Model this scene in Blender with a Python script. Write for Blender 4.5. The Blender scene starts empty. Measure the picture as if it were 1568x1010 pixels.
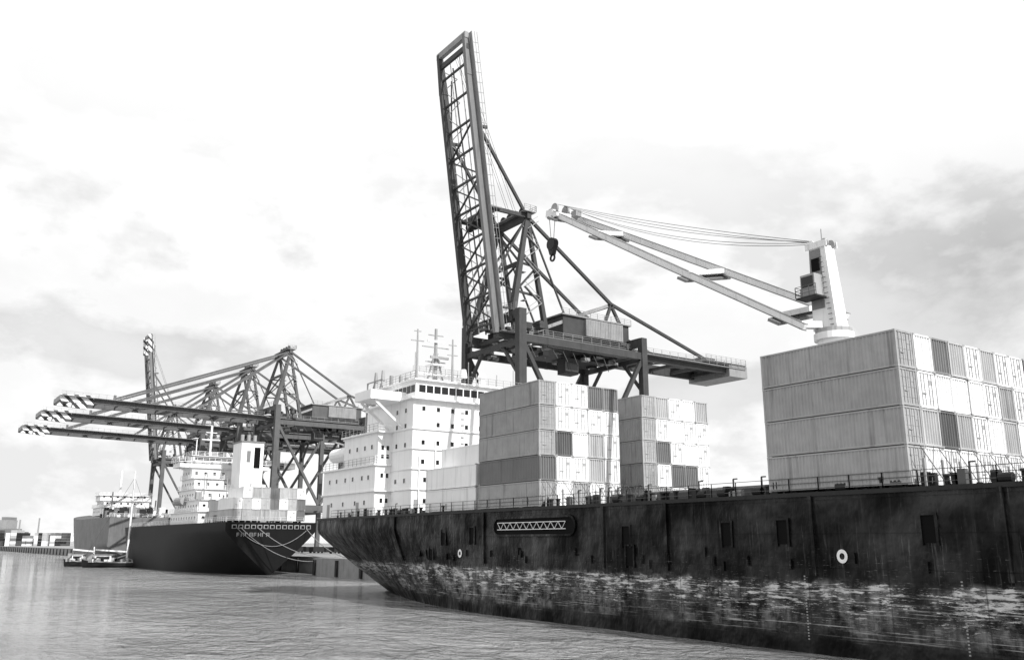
import bpy, math, random
from mathutils import Vector, Matrix
random.seed(7)
S=bpy.context.scene
S.view_settings.view_transform='Standard'; S.view_settings.look='None'; S.view_settings.exposure=0
TH=math.radians(35.2); SN,CS=math.sin(TH),math.cos(TH)
FW=Vector((-CS,SN,0)); RT=Vector((SN,CS,0))
# ---------------- node helpers
def m_(nt,op,a,b=None,c=None,clamp=False):
    n=nt.nodes.new('ShaderNodeMath'); n.operation=op; n.use_clamp=clamp
    for i,v in enumerate((a,b,c)):
        if v is None: continue
        if isinstance(v,(int,float)): n.inputs[i].default_value=v
        else: nt.links.new(v,n.inputs[i])
    return n.outputs[0]
def mr(nt,v,a,b,c=0.0,d=1.0,smooth=True):
    n=nt.nodes.new('ShaderNodeMapRange'); n.interpolation_type='SMOOTHSTEP' if smooth else 'LINEAR'
    nt.links.new(v,n.inputs[0])
    for i,x in enumerate((a,b,c,d)): n.inputs[i+1].default_value=x
    return n.outputs[0]
def noise(nt,vec,scale=1,detail=4,rough=.5,sc=(1,1,1),dist=0,loc=(0,0,0),rot=0):
    mp=nt.nodes.new('ShaderNodeMapping'); mp.inputs['Scale'].default_value=sc; mp.inputs['Location'].default_value=loc; mp.inputs['Rotation'].default_value=(0,0,rot)
    nt.links.new(vec,mp.inputs[0])
    n=nt.nodes.new('ShaderNodeTexNoise'); n.inputs['Scale'].default_value=scale; n.inputs['Detail'].default_value=detail
    n.inputs['Roughness'].default_value=rough; n.inputs['Distortion'].default_value=dist
    nt.links.new(mp.outputs[0],n.inputs['Vector']); return n.outputs[0]
def newmat(name):
    m=bpy.data.materials.new(name); m.use_nodes=True; nt=m.node_tree; p=nt.nodes['Principled BSDF']
    tc=nt.nodes.new('ShaderNodeTexCoord'); return m,nt,p,tc.outputs['Object']
def mixv(nt,f,a,b):
    return m_(nt,'ADD',m_(nt,'MULTIPLY',a,m_(nt,'SUBTRACT',1.0,f)),m_(nt,'MULTIPLY',b,f))
def bumpit(nt,p,h,strength,dist=.1):
    b=nt.nodes.new('ShaderNodeBump'); b.inputs['Strength'].default_value=strength; b.inputs['Distance'].default_value=dist
    nt.links.new(h,b.inputs['Height']); nt.links.new(b.outputs[0],p.inputs['Normal'])
def mk(name,col,rough=.6,var=.3,streak=.3,rnd=0,bump=0,metal=0,nsc=.5,spec=.5):
    m,nt,p,co=newmat(name)
    if rnd:
        oi=nt.nodes.new('ShaderNodeObjectInfo'); v=nt.nodes.new('ShaderNodeVectorMath'); v.operation='ADD'
        r=m_(nt,'MULTIPLY',oi.outputs['Random'],93.0); nt.links.new(co,v.inputs[0]); nt.links.new(r,v.inputs[1]); co=v.outputs[0]
    n1=noise(nt,co,nsc,4,.6); n2=noise(nt,co,1,3,.6,(2.2,2.2,.12))
    f=m_(nt,'ADD',1.0,m_(nt,'MULTIPLY',m_(nt,'SUBTRACT',n1,.5),var*2))
    s=mr(nt,n2,.52,.72); f=m_(nt,'MULTIPLY',f,m_(nt,'SUBTRACT',1.0,m_(nt,'MULTIPLY',s,streak)))
    if rnd:
        f=m_(nt,'MULTIPLY',f,m_(nt,'ADD',1-rnd/2,m_(nt,'MULTIPLY',oi.outputs['Random'],rnd)))
    c=m_(nt,'MULTIPLY',f,col); nt.links.new(c,p.inputs['Base Color'])
    p.inputs['Roughness'].default_value=rough; p.inputs['Metallic'].default_value=metal; p.inputs['Specular IOR Level'].default_value=spec
    if bump: bumpit(nt,p,n1,bump,.05)
    return m
# ---------------- builder
class B:
    def __init__(s): s.v=[];s.f=[];s.mi=[];s.mats=[]
    def m(s,mat):
        if mat not in s.mats: s.mats.append(mat)
        return s.mats.index(mat)
    def add(s,vs,fs,mat):
        o=len(s.v); s.v+= [tuple(v) for v in vs]; k=s.m(mat)
        for f in fs: s.f.append([i+o for i in f]); s.mi.append(k)
    def box(s,x0,x1,y0,y1,z0,z1,mat):
        s.add([(x,y,z) for x in(x0,x1) for y in(y0,y1) for z in(z0,z1)],
              [(0,1,3,2),(4,6,7,5),(0,4,5,1),(2,3,7,6),(0,2,6,4),(1,5,7,3)],mat)
    def beam(s,p,q,w,h,mat,w2=None,h2=None,up=(0,0,1)):
        p=Vector(p);q=Vector(q);d=(q-p)
        if d.length<1e-6:return
        d.normalize(); u=Vector(up)
        if abs(d.dot(u))>.97: u=Vector((1,0,0))
        a=d.cross(u).normalized(); u=a.cross(d).normalized()
        w2=w if w2 is None else w2; h2=h if h2 is None else h2
        vs=[]
        for c,ww,hh in((p,w,h),(q,w2,h2)):
            for i,j in((-1,-1),(1,-1),(1,1),(-1,1)): vs.append(c+a*i*ww/2+u*j*hh/2)
        s.add(vs,[(0,3,2,1),(4,5,6,7),(0,1,5,4),(1,2,6,5),(2,3,7,6),(3,0,4,7)],mat)
    def tube(s,p,q,r,mat,n=12,r2=None):
        p=Vector(p);q=Vector(q);d=(q-p).normalized();u=Vector((0,0,1))
        if abs(d.dot(u))>.97:u=Vector((1,0,0))
        a=d.cross(u).normalized();u=a.cross(d); r2=r if r2 is None else r2
        vs=[c+(a*math.cos(2*math.pi*i/n)+u*math.sin(2*math.pi*i/n))*rr for c,rr in((p,r),(q,r2)) for i in range(n)]
        fs=[(i,(i+1)%n,n+(i+1)%n,n+i) for i in range(n)]+[tuple(range(n))[::-1],tuple(range(n,2*n))]
        s.add(vs,fs,mat)
    def chain(s,pts,r,mat):
        for a,b in zip(pts[:-1],pts[1:]): s.beam(a,b,r,r,mat)
    def rail(s,p,q,mat,h=1.1,step=1.6,r=.05):
        p=Vector(p);q=Vector(q);L=(q-p).length;n=max(1,int(L/step))
        for k in range(n+1):
            c=p.lerp(q,k/n); s.beam(c,c+Vector((0,0,h)),r,r,mat)
        for z in(h,h*.66,h*.33): s.beam(p+Vector((0,0,z)),q+Vector((0,0,z)),r*.8,r*.8,mat)
    def obj(s,name,parent=None,smooth=False):
        me=bpy.data.meshes.new(name); me.from_pydata(s.v,[],s.f)
        for mt in s.mats: me.materials.append(mt)
        me.polygons.foreach_set('material_index',s.mi)
        if smooth: me.polygons.foreach_set('use_smooth',[True]*len(s.f))
        me.update(); o=bpy.data.objects.new(name,me); S.collection.objects.link(o)
        if parent: o.parent=parent
        return o
def empty(name):
    e=bpy.data.objects.new(name,None); S.collection.objects.link(e); return e
# ---------------- materials
M_white=mk('white_ship_paint',.84,.5,.08,.12)
M_white2=mk('jib_white_paint',.76,.45,.12,.2)
M_grey=mk('grey_paint',.3,.55,.3,.3)
M_crane=mk('crane_blue_grey_paint',.055,.55,.4,.3,spec=.25)
M_craneF=mk('crane_hazed_grey_paint',.10,.6,.4,.3,spec=.3)  # lighter copy of the crane paint; distance haze is in the colour
M_crane2=mk('crane_light_steel',.26,.5,.4,.3)
M_dark=mk('dark_steel',.022,.55,.4,.3,spec=.25)
M_black=mk('black_void',.004,.7,.2,0,spec=.1)
M_glass=mk('window_glass',.012,.15,.2,0)
M_deck=mk('deck_paint',.07,.7,.4,0)
M_rail=mk('rail_paint',.08,.5,.2,0)
M_rope=mk('rope',.25,.8,.2,0)
M_wire=mk('wire_rope',.09,.6,.2,0)
M_conc=mk('quay_concrete',.25,.85,.4,.3,bump=.3)
M_cA=mk('container_paint_light',.43,.55,.25,.35,rnd=.25)
M_cS=mk('container_paint_weathered_shaded',.33,.6,.30,.38,rnd=.2,nsc=.8)  # weathered, and darkened to carry the shade of the outer long sides
M_cB=mk('container_paint_dark',.10,.55,.3,.3,rnd=.4)
M_cC=mk('container_paint_mid',.17,.55,.25,.3,rnd=.3)
M_cW=mk('container_paint_white',.82,.5,.10,.2,rnd=.10)
M_rod=mk('door_rod_steel',.36,.5,.2,0)
M_hullB=mk('black_hull_paint',.008,.55,.5,.2,spec=.12,nsc=.2)
M_hullC=mk('grey_hull_paint',.15,.5,.5,.4,nsc=.3,spec=.3)
def stripes():
    m,nt,p,co=newmat('boom_tip_stripes')
    sx=nt.nodes.new('ShaderNodeSeparateXYZ'); nt.links.new(co,sx.inputs[0])
    v=m_(nt,'FRACT',m_(nt,'MULTIPLY',m_(nt,'ADD',sx.outputs[1],sx.outputs[2]),.36))
    s=m_(nt,'GREATER_THAN',v,.42); nt.links.new(mixv(nt,s,.03,.85),p.inputs['Base Color']); return m
M_str=stripes()
def hullmat():
    m,nt,p,co=newmat('weathered_ship_hull')
    sx=nt.nodes.new('ShaderNodeSeparateXYZ'); nt.links.new(co,sx.inputs[0]); X,Z=sx.outputs[0],sx.outputs[2]
    wob=m_(nt,'MULTIPLY',m_(nt,'SUBTRACT',noise(nt,co,.5,4,.6),.5),1.0)
    Zw=m_(nt,'ADD',Z,wob)
    n_big=noise(nt,co,.18,4,.6); n_v=noise(nt,co,1,4,.65,(1.3,1,.09)); n_h=noise(nt,co,1,7,.78,(.5,1,3.8),.2)
    n_v2=noise(nt,co,1,5,.7,(4.5,1,.22),0,(3,0,8))
    n_l=noise(nt,co,1,5,.7,(.10,1,8.),.1,(11,0,3))
    n_h2=noise(nt,co,1,6,.75,(1.2,1,11.),.2,(31,0,7)); n_m=noise(nt,co,.8,7,.7,(.8,1,1.1)); n_p=noise(nt,co,.35,3,.6,(1,1,.6),0,(5,0,9))
    top=mixv(nt,mr(nt,n_v,.5,.72),.004,.028)
    top=m_(nt,'ADD',top,m_(nt,'MULTIPLY',mr(nt,n_big,.48,.7),.02))
    run=m_(nt,'MULTIPLY',mr(nt,n_v2,.56,.70),mr(nt,n_p,.38,.62)); top=m_(nt,'ADD',top,m_(nt,'MULTIPLY',run,.11))
    rub=m_(nt,'MULTIPLY',m_(nt,'MULTIPLY',mr(nt,n_h2,.60,.66),mr(nt,Z,8.0,5.2)),.16); top=m_(nt,'ADD',top,rub)
    aft=mr(nt,X,-60.0,-105.0,.6,1.25)
    low=m_(nt,'MULTIPLY',mr(nt,n_m,.38,.66),m_(nt,'MULTIPLY',aft,.30)); low=m_(nt,'MULTIPLY',low,mr(nt,n_p,.35,.58,.2,1.0)); low=m_(nt,'ADD',low,.008)
    low=m_(nt,'MULTIPLY',low,mr(nt,n_v,.38,.58,.3,1.0))
    band=mr(nt,Zw,5.1,4.7); c=mixv(nt,band,top,low)
    k=m_(nt,'MULTIPLY',mr(nt,Zw,5.0,4.6),mr(nt,Zw,.6,4.2,.0,1.0)); k=m_(nt,'MULTIPLY',k,mr(nt,n_p,.3,.60,.5,1.15))
    thr=m_(nt,'SUBTRACT',.68,m_(nt,'MULTIPLY',k,.165))
    st=m_(nt,'MULTIPLY',m_(nt,'SUBTRACT',n_h,thr),30,clamp=True); st=m_(nt,'MULTIPLY',st,mr(nt,Zw,5.1,4.9))
    st2=m_(nt,'MULTIPLY',m_(nt,'SUBTRACT',n_h2,.575),22,clamp=True); st2=m_(nt,'MULTIPLY',st2,m_(nt,'MULTIPLY',k,.85))
    st3=m_(nt,'MULTIPLY',m_(nt,'SUBTRACT',n_l,.57),22,clamp=True); st3=m_(nt,'MULTIPLY',st3,m_(nt,'MULTIPLY',mr(nt,Zw,5.0,4.6),.55))
    st=m_(nt,'MAXIMUM',m_(nt,'MAXIMUM',st,st2),st3); st=m_(nt,'MULTIPLY',st,mr(nt,n_m,.3,.5,.3,1.0))
    c=mixv(nt,st,c,.6)
    wet=mr(nt,Zw,1.7,.8); c=mixv(nt,wet,c,.004)
    fx=m_(nt,'ABSOLUTE',m_(nt,'SUBTRACT',m_(nt,'FRACT',m_(nt,'MULTIPLY',X,1/6.2)),.5)); sm=m_(nt,'LESS_THAN',fx,.008)
    fz=m_(nt,'ABSOLUTE',m_(nt,'SUBTRACT',m_(nt,'FRACT',m_(nt,'MULTIPLY',Z,1/2.3)),.5)); sm=m_(nt,'MAXIMUM',sm,m_(nt,'LESS_THAN',fz,.015))
    c=m_(nt,'MULTIPLY',c,m_(nt,'SUBTRACT',1.0,m_(nt,'MULTIPLY',sm,.45)))
    nt.links.new(c,p.inputs['Base Color'])
    nt.links.new(mr(nt,n_v,.3,.7,.32,.6),p.inputs['Roughness']); nt.links.new(mr(nt,n_big,.35,.65,.06,.38),p.inputs['Specular IOR Level'])
    fr_=m_(nt,'SINE',m_(nt,'MULTIPLY',X,6.2832/2.4))
    dent=noise(nt,co,1,3,.5,(.8,1,.5)); h=m_(nt,'ADD',m_(nt,'ADD',m_(nt,'MULTIPLY',dent,1.3),m_(nt,'MULTIPLY',fr_,.06)),m_(nt,'MULTIPLY',sm,-.1)); bumpit(nt,p,h,.8,.4)
    return m
M_hull=hullmat()
def watermat():
    m,nt,p,co=newmat('river_water')
    big=noise(nt,co,.07,3,.5,(1,1.8,1),.3,rot=.5)
    a=noise(nt,co,.26,3,.6,(1,1.3,1),.6,rot=.6); b=noise(nt,co,1.0,4,.7,(1,1.3,1),.4,rot=.9); c=noise(nt,co,.02,4,.6); d=noise(nt,co,.03,4,.6,(1,2,1))
    amp=mr(nt,d,.35,.62,.6,1.35)
    h=m_(nt,'ADD',m_(nt,'MULTIPLY',m_(nt,'ADD',m_(nt,'MULTIPLY',a,1.9),m_(nt,'MULTIPLY',b,.7)),amp),m_(nt,'MULTIPLY',big,1.2)); bumpit(nt,p,h,1.0,1.0)
    col=m_(nt,'ADD',.20,m_(nt,'MULTIPLY',mr(nt,c,.35,.65),.12)); nt.links.new(col,p.inputs['Base Color'])
    p.inputs['Roughness'].default_value=.05; p.inputs['IOR'].default_value=1.42; return m
M_water=watermat()
# ---------------- world
w=bpy.data.worlds.new('World'); S.world=w; w.use_nodes=True; nt=w.node_tree; bg=nt.nodes['Background']
SUNAZ=math.radians(82); SUNEL=math.radians(42)
sky=nt.nodes.new('ShaderNodeTexSky'); sky.sky_type='NISHITA'; sky.sun_disc=False; sky.sun_elevation=SUNEL; sky.sun_rotation=SUNAZ
bw=nt.nodes.new('ShaderNodeRGBToBW'); nt.links.new(sky.outputs[0],bw.inputs[0])
base=m_(nt,'MULTIPLY',bw.outputs[0],.1); base=m_(nt,'MINIMUM',base,.95)
tc=nt.nodes.new('ShaderNodeTexCoord'); D=tc.outputs['Generated']
def dot(v):
    n=nt.nodes.new('ShaderNodeVectorMath'); n.operation='DOT_PRODUCT'; nt.links.new(D,n.inputs[0]); n.inputs[1].default_value=v; return n.outputs['Value']
e=dot((0,0,1)); r=dot(tuple(RT))
L0=(3.1,1.7,.4)
n1=noise(nt,D,3.0,8,.56,(1,1,1.9),.1,L0); n1b=noise(nt,D,3.0,8,.56,(1,1,1.9),.1,(L0[0]+.02,L0[1],L0[2]+.09))
n2=noise(nt,D,1.3,4,.5,(1,1,2.2),.2,(7,2,1)); n3=noise(nt,D,6,6,.6,(1,1,2.),.3)
low=mr(nt,e,.47,.30)
cov=m_(nt,'ADD',m_(nt,'MULTIPLY',n1,.6),m_(nt,'MULTIPLY',n2,.4))
g=mr(nt,cov,.47,.56)
rel=m_(nt,'MULTIPLY',m_(nt,'SUBTRACT',n1b,n1),4.2,clamp=True)
rel=m_(nt,'MINIMUM',rel,.36)
dark=m_(nt,'ADD',m_(nt,'MULTIPLY',g,m_(nt,'ADD',.04,m_(nt,'MULTIPLY',n3,.24))),rel)
dark=m_(nt,'MULTIPLY',dark,m_(nt,'ADD',.14,m_(nt,'MULTIPLY',low,.56)))
rb=m_(nt,'MULTIPLY',m_(nt,'MULTIPLY',mr(nt,r,.25,.52),mr(nt,e,.40,.2)),m_(nt,'MULTIPLY',mr(nt,n1,.38,.6,.35,1.0),.32))
val=m_(nt,'SUBTRACT',1.12,m_(nt,'ADD',dark,rb))
fin=mixv(nt,.94,base,val)
nt.links.new(fin,bg.inputs[0]); bg.inputs[1].default_value=1.0
sd=Vector((math.sin(SUNAZ)*math.cos(SUNEL),math.cos(SUNAZ)*math.cos(SUNEL),math.sin(SUNEL)))
L=bpy.data.lights.new('sun','SUN'); L.energy=5; L.angle=math.radians(.5); L.color=(1,.998,.995)
lo=bpy.data.objects.new('sun',L); lo.rotation_euler=(-sd).to_track_quat('-Z','Y').to_euler(); S.collection.objects.link(lo); lo.location=(0,0,200)
# ---------------- camera
cam=bpy.data.cameras.new('camera'); cam.lens=36*1340/1568; cam.sensor_width=36; cam.clip_end=20000; cam.clip_start=.5
co=bpy.data.objects.new('camera',cam); P=math.radians(13.6)
co.location=(0,0,7.5); co.rotation_euler=(FW*math.cos(P)+Vector((0,0,math.sin(P)))).to_track_quat('-Z','Y').to_euler()
S.collection.objects.link(co); S.camera=co
# ---------------- water
b=B(); b.add([(-9000,-9000,0),(9000,-9000,0),(9000,9000,0),(-9000,9000,0)],[(0,1,2,3)],M_water); b.obj('water')
# ---------------- quay
b=B(); b.box(-195,400,82,420,-3,4,M_conc); b.box(-900,-195,87.6,420,-3,3.99,M_conc)
for x in range(-890,390,12):
    y=82 if x>-196 else 87.6
    b.box(x,x+.8,y-.5,y-.02,.2,3.6,M_dark)
b.obj('quay')
# ---------------- hulls
def half(s,z,L,W,zd,zk=9.0,run=50,bowl=45):
    a=max(0,1-s/run)**1.6*max(0,1-max(z,-1)/zk)**1.1*.97
    f=(1-a)*(1-.05*max(0,1-s/30)**2)
    v=max(0,(s-(L-bowl))/bowl); f*=max(.015,1-v**(1.7+2.2*max(0,z)/zd))
    return W*f
def hull(parent,x0,dr,L,yc,W,zd,mat,zk=9.0,sheer=0,bowl=45,run=50):
    b=B(); ns=90; zs=[-1.5,-.5,.0,.4,.8,1.4,2,3,4,5,6,7,7.6,8.2,8.8,9.4,10]; zs=[z for z in zs if z<zd-.4]+[zd]
    vs=[];nz=len(zs)
    for side in(-1,1):
        for i in range(ns+1):
            s=L*i/ns
            for z in zs:
                zz=z+sheer*max(0,(s/L-.4)/.6)**2*(z/zd if z>0 else 0)
                vs.append((x0+dr*s,yc+side*half(s,z,L,W,zd,zk,run,bowl),zz))
    fs=[]
    for k in(0,1):
        o=k*(ns+1)*nz
        for i in range(ns):
            for j in range(nz-1):
                q=(o+i*nz+j,o+(i+1)*nz+j,o+(i+1)*nz+j+1,o+i*nz+j+1); fs.append(q if k==0 else q[::-1])
    o=(ns+1)*nz
    b.add(vs,fs,mat)
    h=b.obj('hull',parent,smooth=True)
    b=B(); fs=[]
    for j in range(nz-1): fs.append((j,j+1,o+j+1,o+j))
    b.add(vs,fs,mat)
    fs=[(i*nz+nz-1,(i+1)*nz+nz-1,o+(i+1)*nz+nz-1,o+i*nz+nz-1) for i in range(ns)]
    b.add(vs,fs,M_deck); b.obj('deck_and_transom',parent)
ZD=10.85
ship=empty('container_ship')
HY=lambda x,z: 67.5-half(x+129,z,205,13.5,ZD)
hull(ship,-129,1,205,67.5,13.5,ZD,M_hull)
b=B()
xs=[-129+i*2.5 for i in range(64)]
for xa,xb in zip(xs[:-1],xs[1:]):
    b.beam((xa,HY(xa,ZD)-.06,ZD-.05),(xb,HY(xb,ZD)-.06,ZD-.05),.2,.3,M_dark)
for x in(-102.6,-81.8,-62,-54,-39.6,-26.3,-12,2):
    for dz in range(11):
        z0=5.2+dz*.5; b.beam((x,HY(x,z0)-.02,z0),(x,HY(x,z0+.5)-.02,z0+.5),.42,.3,M_hull,up=(1,0,0))
for x,z in((-90.5,8.1),(-94,6.4),(-84.2,8.2),(-59,8.0),(-58.6,6.3),(-47.5,8.1),(-42.2,8.2),(-31,8.3),(-20,8.2)):
    y=HY(x,z); b.box(x-.45,x+.45,y-.05,y+.1,z-.85,z+.85,M_black)
    b.box(x-.62,x-.45,y-.14,y+.1,z-1.0,z+1.0,M_hull); b.box(x+.45,x+.62,y-.14,y+.1,z-1.0,z+1.0,M_hull); b.box(x-.45,x+.45,y-.14,y+.1,z+.85,z+1.0,M_hull)
for i in range(26):
    x=random.uniform(-100,-20); z=random.uniform(5.6,6.8); y=HY(x,z); b.beam((x,y-.05,z-.35),(x,y-.05,z+.35),.28,.16,M_hull)
for x,z in((-37.4,6.55),(-87,6.25)):
    y=HY(x,z)-.06; n=24; vs=[]
    for rr in(.42,.2):
        for i in range(n): a=2*math.pi*i/n; vs.append((x+rr*math.cos(a),y,z+rr*math.sin(a)*1.1))
    b.add(vs,[(i,(i+1)%n,n+(i+1)%n,n+i) for i in range(n)],M_white)
for x in(-40.6,-29.3):
    for k in range(22):
        z=.9+k*.2; b.box(x-.07,x+.05,HY(x,z)-.02,HY(x,z)+.05,z,z+.09,M_grey)
x0,x1,z0,z1=-79.8,-66.0,8.15,9.95; y=53.98; n=8; out=[]
for cx,a0 in((x1-.9,-90),(x0+.9,90)):
    for i in range(n+1): a=math.radians(a0+180*i/n); out.append((cx+.9*math.cos(a),(z0+z1)/2+.9*math.sin(a)))
b.add([(p[0],y-.03,p[1]) for p in out],[tuple(range(len(out)))],M_black)
for i in range(len(out)):
    p,q=out[i],out[(i+1)%len(out)]; b.beam((p[0],y-.1,p[1]),(q[0],y-.1,q[1]),.22,.16,M_hull,up=(0,1,0))
gx0,gx1=-79.0,-67.4; ng=20
for z in(8.75,9.45): b.beam((gx0,y-.15,z),(gx1,y-.15,z),.07,.07,M_white2)
for i in range(ng):
    xa=gx0+(gx1-gx0)*i/ng; xb=gx0+(gx1-gx0)*(i+1)/ng
    b.beam((xa,y-.15,8.75 if i%2 else 9.45),(xb,y-.15,9.45 if i%2 else 8.75),.045,.045,M_white2)
b.obj('hull_fittings',ship)
# deck gear and rails
b=B()
for xa,xb in zip(xs[:-1],xs[1:]):
    b.rail((xa,HY(xa,ZD)+.15,ZD),(xb,HY(xb,ZD)+.15,ZD),M_rail,1.15,1.3,.055)
for i in range(190):
    x=random.uniform(-126,-22); y=HY(x,ZD)+random.uniform(.3,1.1); k=random.random()
    if k<.35: b.tube((x,y,ZD),(x,y,ZD+.7),.17,M_dark,8); b.tube((x,y,ZD+.7),(x,y,ZD+.85),.25,M_dark,8)
    elif k<.7: b.box(x-.25,x+.25,y-.2,y+.2,ZD,ZD+random.uniform(.4,1.2),random.choice([M_dark,M_dark,M_grey,M_rail]))
    elif k<.85: b.beam((x,y,ZD),(x,y,ZD+1.5),.1,.1,M_rail); b.beam((x,y,ZD+1.5),(x+.4,y,ZD+1.5),.1,.1,M_rail)
    else: b.tube((x-.4,y,ZD+.4),(x+.4,y,ZD+.4),.3,M_dark,10)
for xa,xb in((-96,-83.8),(-83.3,-71.4),(-43.4,-31.4),(-30,-5)):
    b.box(xa+.3,xb-.3,56,79,ZD,ZD+.18,M_dark)
    k=xa+.2
    while k<xb: b.box(k,k+.25,54.4,54.7,ZD,ZD+.2,M_dark); k+=1.9
b.box(-65,-45,57,78,ZD,ZD+.9,M_deck); b.box(-64.6,-45.4,57.4,77.6,ZD+.9,ZD+1.1,M_grey)
for xx in(-71.2,-31.1):
    yy=54.4
    while yy<80:
        b.beam((xx,yy,ZD),(xx+.0,yy,ZD+1.9),.12,.12,M_grey)
        b.beam((xx+.3,yy+.2,ZD+.3),(xx-.3,yy+1.9,ZD+2.8),.04,.04,M_rail); b.beam((xx+.3,yy+1.9,ZD+.3),(xx-.3,yy+.2,ZD+2.8),.04,.04,M_rail)
        yy+=2.2
b.obj('deck_gear',ship)
# ---------------- containers
CL,CW,CH=11.3,2.2,2.6
def cmesh(name,mat,door):
    b=B(); L_,W_,H_=CL,CW-.06,CH-.03; p=.16; rl=.13
    for x in(0,L_-p):
        for y in(0,W_-p): b.box(x,x+p,y,y+p,0,H_,mat)
    for x in(-.01,L_-.19):
        for y in(-.01,W_-.17):
            for z in(-.005,H_-.13): b.box(x,x+.2,y,y+.18,z,z+.13,M_rod)
    for y in(0,W_-rl):
        b.box(p,L_-p,y+.004,y+rl,0.03,rl+.05,mat); b.box(p,L_-p,y+.004,y+rl,H_-rl,H_-.01,mat)
    for x in(.004,L_-rl):
        b.box(x,x+rl-.004,p,W_-p,.03,rl+.05,mat); b.box(x,x+rl-.004,p,W_-p,H_-rl,H_-.01,mat)
    def corr(fn,a0,a1,per,dep):
        pts=[];x=a0;n=int(round((a1-a0)/per));per=(a1-a0)/n
        for i in range(n):
            o=a0+i*per; pts+=[(o,0),(o+per*.3,0),(o+per*.5,dep),(o+per*.8,dep)]
        pts.append((a1,0)); vs=[];fs=[]
        for q,d in pts: vs+=[fn(q,d,rl+.03),fn(q,d,H_-rl)]
        for i in range(len(pts)-1): fs.append((2*i,2*i+2,2*i+3,2*i+1))
        b.add(vs,fs,mat)
    corr(lambda q,d,z:(q,.03+d,z),p,L_-p,.29,.05); corr(lambda q,d,z:(q,W_-.03-d,z),p,L_-p,.29,.05)
    if door:
        for x,sg in((L_-.05,1),(.05,-1)):
            xs_=sorted((x,x-sg*.04)); b.box(xs_[0],xs_[1],p,W_/2-.02,rl+.04,H_-rl,mat); b.box(xs_[0],xs_[1],W_/2+.02,W_-p,rl+.04,H_-rl,mat)
            for yy in(.42,.8,W_-.8,W_-.42):
                b.beam((x+sg*.03,yy,.12),(x+sg*.03,yy,H_-.1),.045,.045,M_rod)
            for zz in(.6,1.3,1.95):
                b.box(min(x,x+sg*.02),max(x,x+sg*.02),p,W_-p,zz,zz+.03,mat)
            b.box(min(x+sg*.03,x+sg*.06),max(x+sg*.03,x+sg*.06),.5,.95,1.0,1.06,M_grey)
            b.box(min(x+sg*.0,x+sg*.025),max(x+sg*.0,x+sg*.025),W_-.75,W_-.48,1.7,2.0,M_rod)
    else:
        corr(lambda q,d,z:(L_-.03-d,q,z),p,W_-p,.31,.11); corr(lambda q,d,z:(.03+d,q,z),p,W_-p,.31,.11)
    b.add([(0,0,H_-.02),(L_,0,H_-.02),(L_,W_,H_-.02),(0,W_,H_-.02)],[(0,1,2,3)],mat)
    b.add([(.05,.05,.06),(L_-.05,.05,.06),(L_-.05,W_-.05,.06),(.05,W_-.05,.06)],[(0,3,2,1)],mat)
    o=b.obj(name); me=o.data; bpy.data.objects.remove(o); return me
CM={'A':cmesh('c_light_door',M_cA,True),'a':cmesh('c_light_corr',M_cA,False),'B':cmesh('c_dark',M_cB,False),'C':cmesh('c_mid',M_cC,False),
    'W':cmesh('c_white',M_cW,True),'w':cmesh('c_white_corr',M_cW,False),'S':cmesh('c_weathered_shaded',M_cS,True)}
def stack(x0,y0,z0,cols,tiers,pick,base=None):
    e=empty('shipping_container_stack'); n=0
    for c in range(cols):
        t_=tiers(c) if callable(tiers) else tiers
        for t in range(t_):
            k=pick(c,t); o=bpy.data.objects.new('container_%d'%n,CM[k]); n+=1
            o.location=(x0+random.uniform(-.05,.05),y0+c*CW+random.uniform(-.02,.02),z0+t*CH); o.parent=e; S.collection.objects.link(o)
    return e
def pickR(c,t):
    d={(2,3):'C',(3,3):'a',(2,2):'w',(1,1):'a',(2,1):'B',(3,1):'a',(5,3):'a',(6,2):'a',(6,1):'a',(8,3):'C',(8,2):'a',(9,1):'C'}
    return d.get((c,t),random.choice('wWWW') if c else 'S')
stack(-43.3,54.15,11.12,12,4,pickR)
def pickM(c,t):
    d={(0,1):'C',(3,4):'C',(4,4):'C',(3,3):'W',(4,3):'W',(3,2):'a',(1,2):'B',(3,1):'a',(1,1):'W',(1,0):'w',(2,0):'a'}
    return d.get((c,t),random.choice('WWWw') if c else 'S')
stack(-83.2,54.15,11.0,5,5,pickM)
def pickP(c,t):
    d={(1,2):'C',(3,1):'C',(2,1):'C',(1,4):'a',(4,4):'a',(2,3):'w',(1,0):'a'}
    return d.get((c,t),random.choice('wWWW') if c else 'S')
stack(-84.2,69.6,11.0,5,5,pickP)
stack(-95.4,54.3,11.0,6,lambda c:2 if c<1 else 3,lambda c,t:'W')
# ---------------- accommodation
b=B(); w_=M_white
def windows_x(x,ys,zs_,wd=.55,hg=.7,sg=1):
    for y in ys:
        for z in zs_:
            b.box(min(x,x+sg*.05),max(x,x+sg*.05),y-wd/2-.08,y+wd/2+.08,z-hg/2-.08,z+hg/2+.08,w_)
            b.box(min(x,x+sg*.06),max(x,x+sg*.06),y-wd/2,y+wd/2,z-hg/2,z+hg/2,M_glass)
def windows_y(y,xs_,zs_,wd=.55,hg=.7):
    for x in xs_:
        for z in zs_:
            b.box(x-wd/2-.08,x+wd/2+.08,y-.05,y,z-hg/2-.08,z+hg/2+.08,w_); b.box(x-wd/2,x+wd/2,y-.06,y,z-hg/2,z+hg/2,M_glass)
b.box(-127.3,-110,54.6,80.4,ZD,17.9,w_); b.box(-121,-110.003,54.9,80.1,17.9,22.4,w_)
b.box(-127.8,-109.7,54.25,80.75,17.75,17.95,w_); b.box(-121.5,-109.5,54.5,80.5,22.3,22.5,w_); b.box(-127.6,-109.6,54.35,80.65,14.2,14.35,w_)
b.box(-118,-104,57,78,ZD,26.5,w_)
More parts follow.
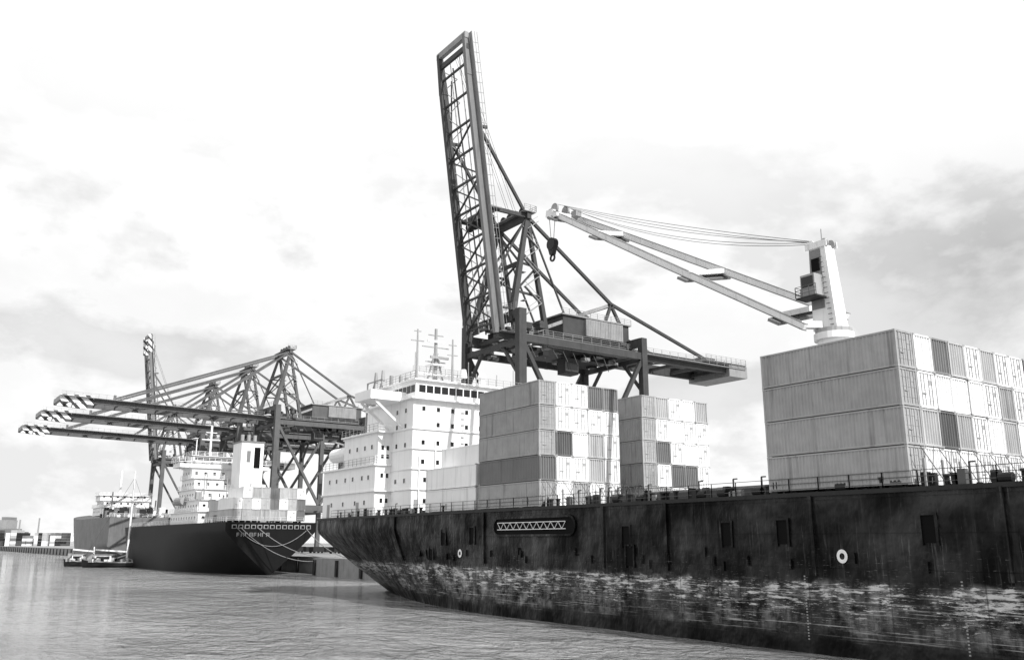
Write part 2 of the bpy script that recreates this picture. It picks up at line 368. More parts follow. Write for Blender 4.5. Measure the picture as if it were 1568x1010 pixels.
for z in(14.3,17.0,19.7,22.4): b.box(-118,-103.8,56.85,78.15,z-.06,z+.06,w_)
b.box(-118.3,-103.2,56.3,78.7,26.4,26.6,w_)
b.box(-114.5,-103.8,57.2,77.8,26.6,29.0,w_)
b.box(-115,-103.3,56.8,78.2,29.0,29.2,w_)
for k in range(17):
    y=57.7+k*1.2; b.box(-103.8,-103.76,y,y+1.0,27.4,28.4,M_glass)
for k in range(8):
    x=-113.5+k*1.2; b.box(x,x+1.0,57.16,57.2,27.4,28.4,M_glass)
windows_x(-104,[58.6+2.3*k for k in range(9)],[25.2,20.6],.5,.6); windows_x(-104,[60.9+2.3*k for k in range(7)],[23.1],.5,.6); windows_x(-104,[58.6,60.9,67.8,70.1],[18],.5,.6)
windows_x(-104,[59+3*k for k in range(4)],[15.6,12.8],.5,.6)
windows_x(-110,[55.6,56.4],[20.2,19.0,16.4,13],.4,.6)
windows_y(54.6,[-125,-122.5,-119.5,-117,-114,-112],[16.2],.5,.6); windows_y(54.6,[-124,-120,-116,-113],[12.8],.5,.6)
windows_y(54.9,[-119,-116.5,-114,-111.8],[20.4],.5,.6); windows_y(57,[-108.5,-106],[25,22.9,20.3,15.5],.5,.6)
b.box(-125.6,-124.7,54.55,54.6,10.9,12.9,M_grey); b.box(-115.6,-114.8,54.55,54.6,10.9,12.9,M_grey)
b.box(-104,-103.93,57.4,58.2,ZD,13,M_grey)
for k in range(8):
    y=58+k*2.5; b.tube((-103.8,y,ZD),(-103.8,y,ZD+random.uniform(3,11)),.09,w_,6)
for k in range(14):
    b.box(-103.94,-103.85,64.6,65.1,14+k*.85,14.06+k*.85,M_grey)
for y0,y1 in((51.8,57.2),(77.8,83.2)):
    b.box(-111.5,-106.5,y0,y1,26.35,26.55,w_); b.box(-106.62,-106.5,y0,y1,26.55,27.6,w_); b.box(-111.5,-111.38,y0,y1,26.55,27.6,w_)
    ye=y0 if y0<60 else y1-.12; b.box(-111.38,-106.62,ye,ye+.12,26.55,27.6,w_)
for x in(-111,-107): b.beam((x,52.6,26.3),(x,57,22.8),.3,.3,w_); b.beam((x,82.4,26.3),(x,78,22.8),.3,.3,w_)
for x0,x1,y0,z in((-127.6,-110,54.35,17.95),(-121.4,-109.6,54.6,22.5),(-115,-103.4,56.9,29.2),(-118.2,-111.6,56.4,26.6)):
    b.rail((x0,y0,z),(x1,y0,z),M_grey,1.05,1.3,.05)
b.rail((-103.4,56.9,29.2),(-103.4,78,29.2),M_grey,1.05,1.3,.05); b.rail((-109.7,54.4,17.95),(-109.7,57,17.95),w_)
b.rail((-109.7,54.6,22.5),(-109.7,57,22.5),w_)
def mast(x,y,z0,z1,r=.16,bars=(),mt=None):
    mt=mt or w_
    b.tube((x,y,z0),(x,y,z1),r,mt,8,r*.6)
    for z,l in bars: b.beam((x-.1,y-l,z),(x+.1,y+l,z),.14,.14,mt)
G_=M_grey
mast(-108,59.6,29.2,37.3,.2,((35.6,1),(37,.5)),G_); mast(-109,63.2,29.2,38.0,.35,((33,1.6),(35.2,2.2),(37,1.2)),G_)
mast(-107.5,65.2,29.2,36.4,.2,((34,.8),(35.5,.6)),G_)
b.beam((-109,61.6,29.2),(-109,63.2,35),.18,.18,G_); b.beam((-109,64.8,29.2),(-109,63.2,35),.18,.18,G_)
for k in range(6): b.beam((-109.02,61.7+.25*k,29.8+k),(-109.02,64.7-.25*k,30.3+k),.1,.1,G_)
b.box(-110,-108,62,64.4,32.4,32.55,w_); b.box(-110,-108,59,67.5,30.9,31.0,w_); b.rail((-108,59,31),(-108,67.5,31),G_,.9,1.0,.06)
for y in(59.2,67.3): b.beam((-109,y,29.2),(-109,y,31),.12,.12,w_)
b.beam((-108.4,62,33.6),(-108.4,65,33.6),.25,.35,M_grey); b.beam((-108.6,61.6,36),(-108.6,64.4,36),.2,.3,w_)
b.tube((-107,70,29.2),(-107,70,31),.5,w_,12); b.tube((-107,70,31),(-107,70,31.8),.75,w_,12,.35)
b.tube((-108,67.4,31),(-108,67.4,32.2),.6,w_,12,.4)
for y in(58.2,61,67,68.4,72,75): b.tube((-106,y,29.2),(-106,y,29.2+random.uniform(1.5,4.5)),.07,G_,6)
b.box(-120.5,-116,60,66,22.5,29.8,w_); b.box(-120.3,-116.2,60.2,65.8,29.8,30.3,M_dark)
for k in range(4): b.tube((-118.5+.6*(k%2),61+1.3*k,30.3),(-118.5+.6*(k%2),61+1.3*k,32.2),.3,M_grey,10)
b.box(-121,-115.8,58,59.8,26.5,26.7,w_); b.rail((-121,58,26.7),(-115.8,58,26.7),M_grey)
for x in(-120.8,-118.4,-116): b.beam((x,58.2,22.5),(x,58.2,31),.2,.2,G_)
for z in(28,29.6,31): b.beam((-121,58.2,z),(-115.8,58.2,z),.15,.15,G_)
b.beam((-120.8,58.2,26.7),(-118.4,58.2,31),.12,.12,G_); b.beam((-118.4,58.2,26.7),(-116,58.2,31),.12,.12,G_)
for x in(-119.5,-117.2): b.tube((x,58.9,31),(x,58.9,32.6),.35,M_grey,10,.2)
b.tube((-125.8,55.6,20.2),(-122.2,55.6,20.2),1.05,w_,14); b.tube((-127.2,55.6,20.3),(-125.8,55.6,20.2),.3,w_,14,1.05); b.tube((-122.2,55.6,20.2),(-121.2,55.6,20.3),1.05,w_,14,.4)
for x in(-125.5,-122.6): b.beam((x,56.9,18),(x,56.9,22),.2,.2,M_grey); b.beam((x,56.9,22),(x,55.4,22.3),.2,.2,M_grey)
b.tube((-127,66,ZD),(-127,66,15),.1,w_,8); b.beam((-125,55.2,ZD),(-120.5,55,14.2),.12,.12,M_grey)
b.obj('accommodation',ship)
# ---------------- ship cargo crane
b=B(); PX,PY=-46.3,68.4
b.tube((PX,PY,ZD),(PX,PY,25.2),1.45,M_white2,24); b.tube((PX,PY,25.2),(PX,PY,25.8),1.75,M_white2,24); b.tube((PX,PY,25.8),(PX,PY,26.2),1.6,M_grey,24)
def frustum(x0,x1,y0,y1,z0,X0,X1,Y0,Y1,z1,mat):
    b.add([(x0,y0,z0),(x1,y0,z0),(x1,y1,z0),(x0,y1,z0),(X0,Y0,z1),(X1,Y0,z1),(X1,Y1,z1),(X0,Y1,z1)],
     [(0,3,2,1),(4,5,6,7),(0,1,5,4),(1,2,6,5),(2,3,7,6),(3,0,4,7)],mat)
frustum(PX-1.5,PX+1.0,PY-.85,PY+.85,26.2,PX-1.4,PX+.3,PY-.7,PY+.7,34.2,M_white2)
frustum(PX-1.45,PX-.1,PY-.9,PY-.82,28.2,PX-1.35,PX-.2,PY-.77,PY-.68,33.9,M_cC)  # grey panel laid over the -y face to darken it as shade would
b.box(PX-1.1,PX-.3,PY-.95,PY-.8,31.8,33.0,M_black)
b.box(PX-1.6,PX-.1,PY-2.1,PY-.87,29.2,31.3,M_grey); b.box(PX-1.63,PX-1.6,PY-2.0,PY-1.0,29.9,31.1,M_glass); b.box(PX-1.5,PX-.25,PY-2.13,PY-2.1,30.1,31.1,M_glass)
b.box(PX-2.0,PX+.2,PY-2.4,PY-.87,29.05,29.2,M_dark); b.rail((PX-2,PY-2.4,29.2),(PX+.2,PY-2.4,29.2),M_rail,1,.7,.05); b.rail((PX-2,PY-2.4,29.2),(PX-2,PY-.8,29.2),M_rail,1,.7,.05)
for k in range(14): b.beam((PX+.75-.05*k,PY-.95,26.5+k*.5),(PX+.35-.05*k,PY-.95,26.5+k*.5),.05,.05,M_rail)
for y in(-.5,.5):
    b.tube((PX-1.3,PY+y-.12,34.5),(PX-1.3,PY+y+.12,34.5),.45,M_white2,16); b.tube((PX+.2,PY+y-.12,34.4),(PX+.2,PY+y+.12,34.4),.4,M_grey,16)
for y in(-.85,.75): b.box(PX-1.7,PX+.6,PY+y,PY+y+.1,34.0,34.6,M_white2)
b.tube((PX-.4,PY,34.2),(PX-.4,PY,36),.05,M_grey,6)
T=Vector((-86,68.2,50.0)); J0=Vector((PX-.6,PY,27.1))
dj=(T-J0).normalized(); nj=Vector((0,1,0)).cross(dj).normalized()
if nj.z<0: nj=-nj
LJ=(T-J0).length
def jp(s,y,n=0): return J0+dj*s+Vector((0,y,0))+nj*n
# canted jib: starboard girder carried lower than the port one
cant=lambda s: .80*(1-max(0,s)/LJ)+.12
for sg in(-1,1):
    segs=((0,2.6,.5),(LJ*.5,2.3,.66),(LJ-1,1.4,.6))
    for (sa,ya,ha),(sb_,yb,hb) in zip(segs[:-1],segs[1:]):
        na,nb=sg*cant(sa),sg*cant(sb_)
        b.beam(jp(sa,sg*ya,na),jp(sb_,sg*yb,nb),.45,ha,M_white2,.45,hb)
        b.beam(jp(sa,sg*ya,na-ha/2-.05),jp(sb_,sg*yb,nb-hb/2-.05),.58,.08,M_cC); b.beam(jp(sa,sg*ya,na+ha/2+.04),jp(sb_,sg*yb,nb+hb/2+.04),.56,.06,M_cC)  # grey flanges: shade under the girders put into their colour
    b.beam(jp(LJ-1,sg*1.4,sg*cant(LJ)),jp(LJ+.8,sg*1.1,-.6),.5,1.1,M_white2,.4,.9)
    b.beam((PX-.6,PY+sg*1.0,26.6),jp(.6,sg*2.6,sg*cant(0)),.8,.6,M_white2)
    b.tube(jp(LJ-.2,sg*.9-.12,.5),jp(LJ-.2,sg*.9+.12,.5),.7,M_grey,18); b.tube(jp(LJ+.9,sg*.5-.12,-.5),jp(LJ+.9,sg*.5+.12,-.5),.75,M_grey,18)
    b.tube(jp(LJ+.9,sg*.5-.14,-.5),jp(LJ+.9,sg*.5+.14,-.5),.35,M_dark,12)
for f in(.07,.36,.74,.95):
    s=LJ*f; ww=.7; ys_=2.6 if f<.5 else 2.1; cn=cant(s)
    A_=[]
    for o in(-.22,.06):
        for (ds,sg) in((-ww,-1),(ww,-1),(ww,1),(-ww,1)): A_.append(jp(s+ds,sg*(ys_+.5),sg*cn*1.15+o-.5))
    b.add(A_,[(0,3,2,1),(4,5,6,7),(0,1,5,4),(1,2,6,5),(2,3,7,6),(3,0,4,7)],M_cC)
    b.beam(jp(s,-ys_,-cn),jp(s,ys_,cn),.9,.5,M_white2)
b.box(jp(LJ*.92,0,.9).x-.5,jp(LJ*.92,0,.9).x+.5,PY-.5,PY+.4,jp(LJ*.92,0,.9).z-.6,jp(LJ*.92,0,.9).z+.2,M_grey)
for i,(ya,sag) in enumerate(((-.7,.5),(-.4,1.2),(0,1.9),(.4,.8),(.7,2.3))):
    a=Vector((PX-1.3,PY+ya,34.9)); c=jp(LJ-.2-(i%3)*1.2,ya,1.1); pts=[]
    for k in range(13):
        f=k/12; q=a.lerp(c,f); q.z-=sag*4*f*(1-f)*.8; pts.append(q)
    b.chain(pts,.05,M_wire)
hx=jp(LJ+.9,0,-.5)
for y in(-.5,.5): b.beam(hx+Vector((-.3,y,0)),hx+Vector((-.3,y*.4,-3.6)),.06,.06,M_wire)
h0=hx+Vector((-.3,0,-3.6)); b.add([h0+Vector(v) for v in((-.9,-.3,-.2),(.9,-.3,-.2),(.9,.3,-.2),(-.9,.3,-.2),(-.3,-.3,-1.9),(.3,-.3,-1.9),(.3,.3,-1.9),(-.3,.3,-1.9),)],
   [(0,1,2,3),(4,7,6,5),(0,4,5,1),(1,5,6,2),(2,6,7,3),(3,7,4,0)],M_dark)
b.tube(h0+Vector((0,-.35,-.4)),h0+Vector((0,.35,-.4)),.85,M_dark,16)
pts=[h0+Vector((.0+.45*math.sin(a),0,-2.3-.45*math.cos(a)+.0)) for a in [math.pi*k/6*1.5-2.0 for k in range(8)]]
b.chain([h0+Vector((0,0,-1.8))]+pts,.2,M_dark)
b.obj('cargo_crane',ship)
# ---------------- quay cranes
def qcrane(cx,y0,raised,quay=4.0,c=None,az=64.8):
    e=empty('quay_crane'); b=B(); c=c or M_crane; lt=M_crane2
    G=42.3; xs2=(cx-8.5,cx+8.5); xg=(cx-4.5,cx+4.5); yr=y0+28
    for x in xs2:
        b.beam((x,y0,quay+1.5),(x,y0,46),1.5,1.3,c); b.beam((x,yr,quay+1.5),(x,yr,44.5),1.3,1.2,c)
        b.beam((x,y0-3,quay+1.2),(x,y0+4,quay+1.2),1.4,1.6,M_dark); b.beam((x,yr-4,quay+1.2),(x,yr+3,quay+1.2),1.4,1.6,M_dark)
        b.beam((x,y0,17),(x,yr,17),1.0,1.5,c); b.beam((x,y0,41),(x,yr,41),.8,1.3,c)
        b.beam((x,y0,41),(x,y0+14,17.6),.7,.7,c); b.beam((x,yr,41),(x,y0+14,17.6),.7,.7,c)
        for y in(y0,yr):
            for dx in(-2,-.7,.7,2): b.tube((x-.3,y+dx,quay+.4),(x+.3,y+dx,quay+.4),.4,M_dark,10)
    for y in(y0,yr):
        b.beam((xs2[0],y,45.2 if y==y0 else 43.8),(xs2[1],y,45.2 if y==y0 else 43.8),1.2,1.5,c); b.beam((xs2[0],y,17),(xs2[1],y,17),1,1.4,c)
        b.beam((xs2[0],y,40.5),(xs2[1],y,40.5),.8,.9,c)
        b.beam((xs2[0],y,34),(cx-3,y,40.5),.5,.5,c); b.beam((xs2[1],y,34),(cx+3,y,40.5),.5,.5,c)
    ye=y0+60
    for x in xg:
        b.beam((x,y0-2,G),(x,ye,G),.9,1.8,c); b.beam((x-1.0 if x<cx else x+1.0,y0-2,G+.2),(x-1.0 if x<cx else x+1.0,ye,G+.2),1.0,.12,lt)
        xx=x-1.5 if x<cx else x+1.5; b.rail((xx,y0,G+.3),(xx,ye,G+.3),lt,1.1,2.2,.07)
    for k in range(11):
        y=y0+k*6; b.beam((xg[0],y,G-.3),(xg[1],y,G-.3),.5,.6,c)
        if k<10: b.beam((xg[0],y,G),(xg[1],y+6,G),.25,.25,c)
    b.box(cx-6,cx+6,ye-12,ye,G+.95,G+1.15,lt); b.box(cx-5,cx+3,ye-10,ye-6,G+1.15,G+2.3,c); b.rail((cx+6,ye-12,G+1.1),(cx+6,ye,G+1.1),lt,1.1,1.5,.07)
    b.box(cx-5.6,cx+5.8,ye-5,ye+.5,G-1.6,G+.9,lt)
    b.box(cx-4.6,cx+4.9,y0+12,y0+28,G+1.3,G+5.2,c); b.box(cx-5,cx+5.3,y0+11.6,y0+28.4,G+5.2,G+5.45,lt)
    b.box(cx+4.9,cx+5.5,y0+17,y0+26,G+1.8,G+5.0,lt); b.rail((cx+5.2,y0+11.6,G+5.45),(cx+5.2,y0+28.4,G+5.45),lt,1.0,1.6,.07)
    for k in range(22): b.box(cx+5.5,cx+5.56,y0+17.2+k*.4,y0+17.3+k*.4,G+1.9,G+4.9,M_grey)
    for x in xg: b.beam((x,y0+5,G+.9),(x,y0+23,G+8.6),.55,.6,lt)
    for x in xg:
        b.beam((x,y0+24,G+8.9),(x,y0+20.5,G+.8),.5,.5,c); b.beam((x,y0+24,G+8.9),(x,y0+29,G+.8),.5,.5,c)
    b.beam((xg[0],y0+24,G+8.9),(xg[1],y0+24,G+8.9),.5,.6,c)
    b.box(cx-3.5,cx+3.5,y0+17,y0+24,G-2.3,G-1.2,M_dark); b.box(cx+1.2,cx+3.6,y0+13.5,y0+16.5,G-5.2,G-2.3,c); b.box(cx+3.6,cx+3.64,y0+13.7,y0+16.3,G-4.4,G-3,M_glass)
    for k in range(30):
        xx=random.uniform(cx-5,cx+5); yy=random.uniform(y0+2,y0+27); zz=G-random.uniform(1.2,2.8); q=random.uniform(.3,.8)
        b.box(xx-q,xx+q,yy-q,yy+q,zz-q*.5,zz+q*.5,random.choice([c,M_dark,lt]))
    for k in range(10): b.beam((cx+5,y0+2+k*2.4,G-1.3),(cx+5,y0+3.4+k*2.4,G-3.0-.6*(k%3)),.09,.09,M_wire)
    b.box(cx-5.5,cx+5.5,y0+8,y0+27,G-1.35,G-1.15,c)
    ax=Vector((0,y0+4.3,az))
    for x in xg:
        A=Vector((x,ax.y,ax.z)); sg=-1 if x<cx else 1
        b.beam((x+sg*1.6,y0,46),A,1.0,1.1,c,.7,.7); b.beam((x,y0+8.5,G+.8),A,.8,.9,c,.6,.6)
        b.beam((x+sg*.8,y0+2.1,55.5),(x,y0+6.4,55.5),.35,.35,c); b.beam((x+sg*1.2,y0+1,50),(x,y0+7.5,50),.35,.35,c)
        b.beam((x+sg*1.2,y0+1,50),(x,y0+6.4,55.5),.3,.3,c)
        b.beam(A,(x,y0+24,G+9.1),.5,.55,c); b.beam((x,y0+24,G+9.1),(x,y0+51,G+.9),.5,.55,c); b.beam(A,(x,y0+13,G+4.7),.28,.28,c)
    b.beam((xg[0]-.8,ax.y,ax.z),(xg[1]+.8,ax.y,ax.z),.9,1.2,c); b.box(cx-5.6,cx+5.6,ax.y-1.3,ax.y+1.3,ax.z+.6,ax.z+.75,lt)
    b.rail((cx+5.6,ax.y-1.3,ax.z+.75),(cx+5.6,ax.y+1.3,ax.z+.75),lt,1.1,.9,.07); b.rail((cx-5.6,ax.y+1.3,ax.z+.75),(cx+5.6,ax.y+1.3,ax.z+.75),lt,1.1,1.2,.07)
    b.beam((xg[0],y0+2.1,55.5),(xg[1],y0+2.1,55.5),.5,.6,c); b.beam((xg[0]-.8,y0+1,50),(xg[1]+.5,y0+2.1,55.5),.3,.3,c)
    if raised: b.beam((xg[0]-.2,y0+2.2,56),(xg[1],y0+4,64),.3,.3,c); b.beam((xg[1]+.2,y0+2.2,56),(xg[0],y0+4,64),.3,.3,c); b.beam((xg[1]+.8,y0+1,50),(xg[0]-.5,y0+2.1,55.5),.3,.3,c)
    for k in range(4): b.tube((cx-3+k*2,ax.y-.2,ax.z+1.3),(cx-3+k*2,ax.y+.2,ax.z+1.3),.8,M_dark,14)
    z=46; k=0
    while z<az-3:
        ya,yb=(y0+3.2,y0+6.6) if k%2==0 else(y0+6.6,y0+3.2); f=(z-46)/20
        b.beam((xg[1]+1.0-f,ya,z),(xg[1]+1.0-f,yb,z+2.6),.6,.12,lt); b.beam((xg[1]+1.0-f,ya,z+1),(xg[1]+1.0-f,yb,z+3.6),.07,.07,lt)
        b.box(xg[1]+.4-f,xg[1]+1.5-f,min(ya,yb)-.6,min(ya,yb)+.1,z-.05,z+.05,lt) if k%2 else None
        z+=2.6;k+=1
    for k in range(20):
        xx=random.uniform(cx-7,cx+7); yy=random.uniform(y0-1.5,y0+8); zz=G+random.uniform(.5,3.5); q=random.uniform(.3,1.0)
        b.box(xx-q,xx+q,yy-q*.7,yy+q*.7,zz-q*.6,zz+q*.6,random.choice([c,c,M_dark,lt]))
    b.rail((cx-8.5,y0-1,46),(cx+8.5,y0-1,46),lt,1.1,1.4,.07)
    H=Vector((cx,y0-2,G)); LB=55
    if raised: d=Vector((0,-.135,.991)); n=Vector((0,.991,.135))
    else: d=Vector((0,-.9998,.02)); n=Vector((0,.02,.9998)); LB=54
    bp=lambda s,x,o=0: Vector((cx+x,H.y,H.z))+d*s+n*o
    upv=tuple(n)
    for sx in(-1,1):
        x=4.5*sx; cm=c if sx<0 or not raised else M_cC
        b.beam(bp(0,x),bp(LB-8,x),.8,1.5,cm,up=upv)
        if raised and cx>-200: b.beam(bp(LB-8,x),bp(LB,x),.95,1.5,cm,.8,.9,up=upv)
        else: b.beam(bp(LB-8,x),bp(LB,x),1.2,2.4,M_str,1.0,1.7,up=upv)
        b.beam(bp(0,x+sx*1.0,.5),bp(LB,x+sx*1.0,.5),1.0,.1,lt,up=upv)
        for k in range(28):
            s=1+k*1.92; b.beam(bp(s,x+sx*1.5,.5),bp(s,x+sx*1.5,1.6),.07,.07,lt)
        for o in(1.05,1.6): b.beam(bp(1,x+sx*1.5,o),bp(LB,x+sx*1.5,o),.06,.06,lt)
        if raised:
            b.beam(bp(1,x*.62,2.6),bp(LB-3,x*.62,1.6),.2,.2,c,up=upv)
            for k in range(10):
                s=1+k*5.2; s2=min(s+5.2,LB-3)
                b.beam(bp(s,x),bp((s+s2)/2,x*.62,2.3),.13,.13,lt); b.beam(bp((s+s2)/2,x*.62,2.3),bp(s2,x),.13,.13,lt)
    k=0;s=2
    while s<LB-1:
        b.beam(bp(s,-4.5),bp(s,4.5),.32,.35,c); s2=min(s+5.3,LB-1)
        if s<36:
            if k%2==0: b.beam(bp(s,-4.5),bp(s2,4.5),.28,.28,c)
            else: b.beam(bp(s,4.5),bp(s2,-4.5),.28,.28,c)
        if s<26 and raised: b.beam(bp(s,-4.5*(1 if k%2 else -1)),bp(s2,4.5*(1 if k%2 else -1)),.24,.24,c)
        s+=5.3;k+=1
    b.beam(bp(LB-.3,-5),bp(LB-.3,5),.8,1.2,lt); b.beam(bp(LB-2.5,-5),bp(LB-2.5,5),.5,1.0,c)
    if raised:
        for x in(-1.6,1.6): b.beam(bp(1,x,.3),bp(LB-2,x,.3),.14,.14,lt,up=upv)
    for sx in(-1,1):
        x=4.5*sx; A=Vector((cx+x,ax.y,ax.z))
        if raised:
            b.beam(A,bp(37.5,x,.8),.45,.5,c); b.beam(A,bp(22.5,x,.8),.5,.7,c); b.beam(bp(37.5,x,.6),bp(50,x*.9,1.8),.2,.2,c)
            b.beam(bp(37.5,x,0),bp(37.5,x,2.6),.5,.5,c); b.beam(bp(22.5,x,0),bp(22.5,x,2.4),.5,.6,c)
            b.beam(bp(10,x,.8),A,.3,.3,c)
        else:
            b.beam(A,bp(41,x,1),.5,.5,c); b.beam(A,bp(19,x,1),.45,.45,c); b.beam(bp(41,x,0),bp(41,x,2),.6,.6,c)
    if raised:
        for k in range(5): b.tube(bp(21,-3.5+k*1.7,2.0)-Vector((.2,0,0)),bp(21,-3.5+k*1.7,2.0)+Vector((.2,0,0)),.8,M_dark,12)
        b.box(cx-5.5,cx+5.5,bp(22.5,0,1).y,bp(22.5,0,1).y+2.2,bp(22.5,0,1).z-.1,bp(22.5,0,1).z+.1,lt)
        for x in(-1.2,-.6,.6,1.2): b.beam(bp(LB-1,x,1),Vector((cx+x,ax.y,ax.z+1.6)),.05,.05,M_wire)
    b.obj('crane_structure',e); return e
qcrane(-125,84,True)
qcrane(-252,89.2,False,c=M_craneF,az=62.8); qcrane(-285,89.2,False,c=M_craneF,az=62.8); qcrane(-325,89.2,False,c=M_craneF,az=62.8); qcrane(-405,96,True,c=M_craneF)
# ---------------- ship B (black hull)
sb=empty('cargo_ship'); hull(sb,-205,-1,125,75.5,11.5,12,M_hullB,zk=10)
b=B(); w_=M_white
def lvl(x0,x1,y0,y1,z0,z1,win=True,wy=True):
    b.box(x0,x1,y0,y1,z0,z1,w_); b.box(x0-.5,x1+.5,y0-.5,y1+.5,z1-.15,z1,w_)
    if win:
        y=y0+1.2
        while y<y1-1: b.box(x1,x1+.04,y-.35,y+.35,z0+1.1,z0+1.8,M_glass); y+=2.4
        x=x0+1.2
        while x<x1-1: b.box(x-.35,x+.35,y0-.04,y0,z0+1.1,z0+1.8,M_glass); x+=2.4
    b.rail((x1+.45,y0-.45,z1),(x1+.45,y1+.45,z1),w_,1.1,1.5,.08); b.rail((x0,y0-.45,z1),(x1,y0-.45,z1),w_,1.1,1.5,.08)
lvl(-254,-228,64.8,86,12,15); lvl(-253,-230,65.4,85.5,15,18); lvl(-252,-236,66,84,18,21); lvl(-252,-240,66.5,80,21,24)
lvl(-252,-243,66.5,78,24,27); lvl(-251,-244,63.5,88,27,28.6); lvl(-250.5,-245,67,78,28.6,30.4,False)
b.box(-245,-244.95,67.5,77.5,29.1,29.9,M_glass)
b.box(-238,-231,75.5,81.5,18,33.5,w_); b.box(-231,-230.95,79,80.6,26.5,32,M_black); b.box(-231,-230.95,77,78,28,31,M_cC)
b.box(-238.2,-230.8,75.3,81.7,33.2,33.6,M_cC)
for k in range(3): b.tube((-234,76.5+k*1.7,33.5),(-234,76.5+k*1.7,35.5),.5,M_grey,10)
b.tube((-247,72,30.4),(-247,72,39),.3,w_,8); b.beam((-247,69.5,35),(-247,74.5,35),.25,.25,w_); b.beam((-247,70.5,37),(-247,73.5,37),.2,.2,w_)
b.tube((-248,68.5,30.4),(-248,68.5,35),.15,w_,6)
for k in range(90):
    x=random.uniform(-243,-206); y=random.uniform(65,86); q=random.uniform(.2,.8); zb=12 if x>-228 else random.choice([18,21]) if x<-237 else 18
    if zb==21 and x>-240.5: zb=18
    b.box(x-q,x+q,y-q,y+q,zb,zb+random.uniform(.5,2.2),random.choice([w_,M_grey,M_dark]))
for k in range(12):
    x=random.uniform(-243,-229); y=random.uniform(65,84); b.tube((x,y,18),(x,y,18+random.uniform(3,8)),.12,M_grey,6)
b.rail((-205.3,64.8,12),(-205.3,86.2,12),w_,1.2,1.4,.08); b.rail((-205.3,64.6,12),(-300,64.2,12),w_,1.2,1.6,.08)
for (y,z) in((64.9,18),(86,18)): b.tube((-249,y,z),(-242,y,z),1.1,M_grey,12)
for k in range(13):
    y=66.0+k*1.5; b.box(-204.98,-204.93,y,y+1.1,10.5,11.4,M_grey); b.box(-204.92,-204.9,y+.2,y+.95,10.6,11.25,M_black)
for k in range(8):
    y=67.2+k*1.0; kk=k%4
    b.box(-204.97,-204.9,y,y+.18,8.7,9.6,M_cC)
    if kk!=1: b.box(-204.97,-204.9,y+.18,y+.6,9.45,9.6,M_cC)
    if kk!=2: b.box(-204.97,-204.9,y+.18,y+.6,9.05,9.2,M_cC)
    if kk in(1,3): b.box(-204.97,-204.9,y+.6,y+.78,8.7,9.6,M_cC)
def sagline(p,q,sag,r,mat,n=14):
    p=Vector(p);q=Vector(q);pts=[]
    for k in range(n+1):
        f=k/n;c=p.lerp(q,f);c.z-=sag*4*f*(1-f);pts.append(c)
    b.chain(pts,r,mat)
sagline((-204.8,68,10.8),(-196,88,4.2),3.6,.12,M_rope); sagline((-204.8,72,10.8),(-190,86,4.2),2.2,.12,M_rope); sagline((-204.8,84,10.5),(-180,83,4.2),1,.12,M_rope)
sagline((-204.8,67,10.8),(-204.6,84,10.2),4,.1,M_rope)
b.obj('superstructure',sb)
for i,(x0,y0,cols,t) in enumerate(((-227,67,4,2),(-216.5,66,8,3))):
    ee=stack(x0,y0+.0,12.3,cols,(lambda c:3 if c not in(0,4) else 2) if t==3 else t,lambda c,t:random.choice('WaAaCA'))
# ---------------- ship C
sc=empty('bulk_ship'); hull(sc,-335,-1,100,76,11.4,16,M_hullC,zk=6,sheer=3,bowl=55,run=30)
b=B(); lvl(-372,-356,66,84,17,20.0); lvl(-371,-358,67,83,20,22.5); lvl(-369,-360,66,84,22.5,24.5)
b.rail((-335.2,65,16),(-335.2,87,16),w_,1.2,1.5,.1)
for k in range(80):
    x=random.uniform(-352,-337); y=random.uniform(65.5,86); q=random.uniform(.3,1.2); b.box(x-q,x+q,y-q,y+q,16,16+random.uniform(.6,4),random.choice([w_,M_grey,M_dark,M_cC]))
for y in(67,74,82): b.tube((-344,y,16),(-344,y,16+random.uniform(6,13)),.25,M_grey,8)
b.tube((-362,73,24),(-362,73,34),.4,w_,8)
b.obj('superstructure',sc)
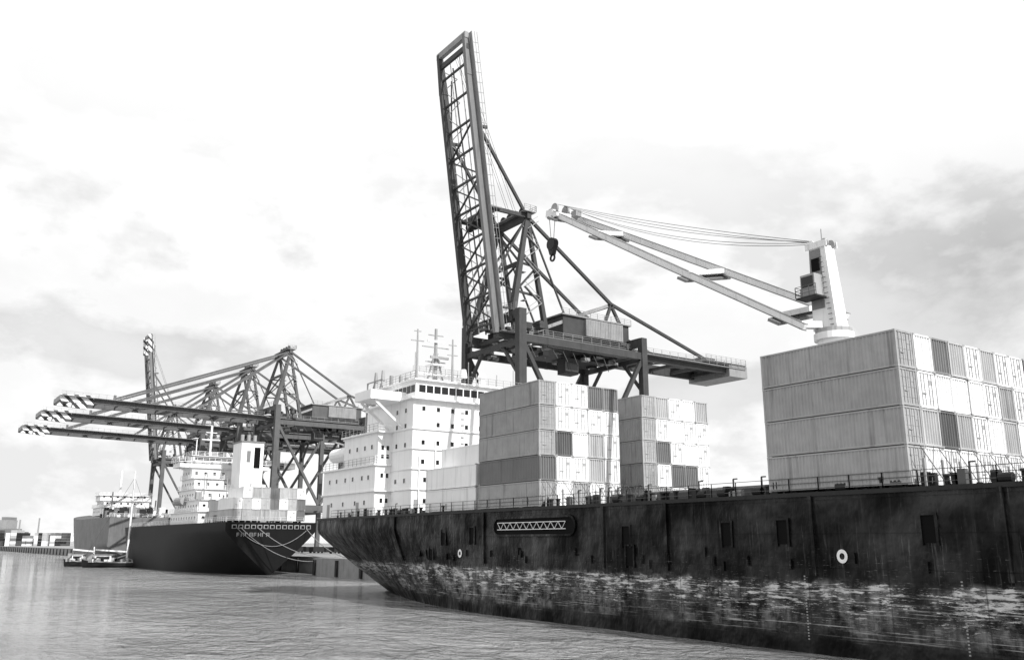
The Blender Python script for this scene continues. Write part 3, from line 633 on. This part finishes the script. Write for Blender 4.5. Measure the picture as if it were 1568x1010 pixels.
# ---------------- sailing barges
def barge(cx,cy,ang,L_,Wd,mast_h,hm=None):
    e=empty('sailing_barge'); b=B(); R=Matrix.Rotation(ang,3,'Z'); o=Vector((cx,cy,0)); hm=hm or M_dark
    t=lambda v:o+R@Vector(v)
    n=16; vs=[]; fs=[]
    for i in range(n+1):
        s=-1+2*i/n; hw=Wd/2*max(.04,(1-abs(s)**3.2)); sh=1.5+1.1*abs(s)**2.5
        vs+= [t((s*L_/2*.93,-hw*.6,-.4)),t((s*L_/2*.97,-hw*.95,.5)),t((s*L_/2,-hw,sh)),t((s*L_/2,hw,sh)),t((s*L_/2*.97,hw*.95,.5)),t((s*L_/2*.93,hw*.6,-.4))]
    for i in range(n):
        for j in range(5): fs.append((i*6+j,(i+1)*6+j,(i+1)*6+j+1,i*6+j+1))
    b.add(vs,fs,hm)
    for i in range(n):
        for q in(2,3): b.beam(vs[i*6+q],vs[(i+1)*6+q],.3,.3,M_grey)
    def lb(x0,x1,y0,y1,z0,z1,mat):
        b.add([t((x,y,z)) for x in(x0,x1) for y in(y0,y1) for z in(z0,z1)],[(0,1,3,2),(4,6,7,5),(0,4,5,1),(2,3,7,6),(0,2,6,4),(1,5,7,3)],mat)
    lb(-L_*.32,-L_*.12,-Wd*.3,Wd*.3,1.5,3.6,M_white); lb(-L_*.34,-L_*.10,-Wd*.34,Wd*.34,3.6,3.8,M_grey); lb(-L_*.3,-L_*.14,-Wd*.3-.04,-Wd*.3,2.4,3.2,M_glass)
    lb(L_*.0,L_*.28,-Wd*.25,Wd*.25,1.5,2.4,M_grey); lb(-L_*.42,-L_*.36,-.5,.5,1.8,4,M_grey)
    b.tube(t((L_*.05,0,1.4)),t((L_*.05,0,mast_h)),.34,M_white,8,.18)
    b.beam(t((L_*.04,0,4.6)),t((-L_*.34,0,5.2)),.3,.45,M_white); b.beam(t((L_*.05,-2,mast_h*.72)),t((L_*.05,2,mast_h*.72)),.15,.15,M_grey)
    for p in((L_*.49,0,2.4),(-L_*.47,0,2.6),(L_*.05,Wd*.45,1.8),(L_*.05,-Wd*.45,1.8)): b.beam(t(p),t((L_*.05,0,mast_h*.93)),.07,.07,M_wire)
    b.beam(t((L_*.48,0,2.5)),t((L_*.66,0,3.4)),.25,.25,M_white)
    for k in range(40):
        x=random.uniform(-L_*.4,L_*.4);q=random.uniform(.15,.5); lb(x-q,x+q,-Wd*.4,-Wd*.4+q,1.5,1.8+2*q,random.choice([M_white,M_grey,M_dark]))
    b.obj('barge_hull_and_rig',e)
barge(-294,62,math.radians(62),24,5.5,29,M_dark); barge(-311,56,math.radians(64),16,5,6,M_dark)
# ---------------- far shore
def fr(F,R,z): return FW*F+RT*R+Vector((0,0,z))
def fbox(b,F0,F1,R0,R1,z0,z1,mat):
    b.add([fr(F,R,z) for F in(F0,F1) for R in(R0,R1) for z in(z0,z1)],[(0,1,3,2),(4,6,7,5),(0,4,5,1),(2,3,7,6),(0,2,6,4),(1,5,7,3)],mat)
M_haze=mk('hazy_land',.2,.9,.4,0,nsc=.05)
b=B(); fbox(b,850,2500,-2500,1500,-2,3,M_haze); b.obj('far_shore')
b=B(); R=-620
while R<-280:
    wd=random.uniform(3,6); dk=random.random()<.4
    for t in range(random.randint(3,6)):
        fbox(b,856,870,R,R+wd-.3,3+t*2.6,5.5+t*2.6,random.choice([M_dark,M_dark,M_deck]) if dk else random.choice([M_white,M_white,M_cA,M_cC]))
    R+=wd+random.choice([0,0,.5,3])
for k in range(18):
    R=random.uniform(-700,-250); wd=random.uniform(12,34); h=random.uniform(17,23); fbox(b,880+k*3,900+k*3,R,R+wd,3,h,random.choice([M_grey,M_haze,M_haze,M_white]))
    for j in range(int(wd/3)): fbox(b,879.8+k*3,880+k*3,R+1+j*3,R+2+j*3,h-3.4,h-2,M_cC)
fbox(b,940,960,-548,-530,3,30,M_grey); fbox(b,940,958,-536,-530,30,33,M_haze)
for k in range(6):
    R=random.uniform(-560,-380); b.tube(fr(900,R,3),fr(900,R,random.uniform(24,32)),.7,M_grey,8)
b.obj('distant_container_yard')
print('done')
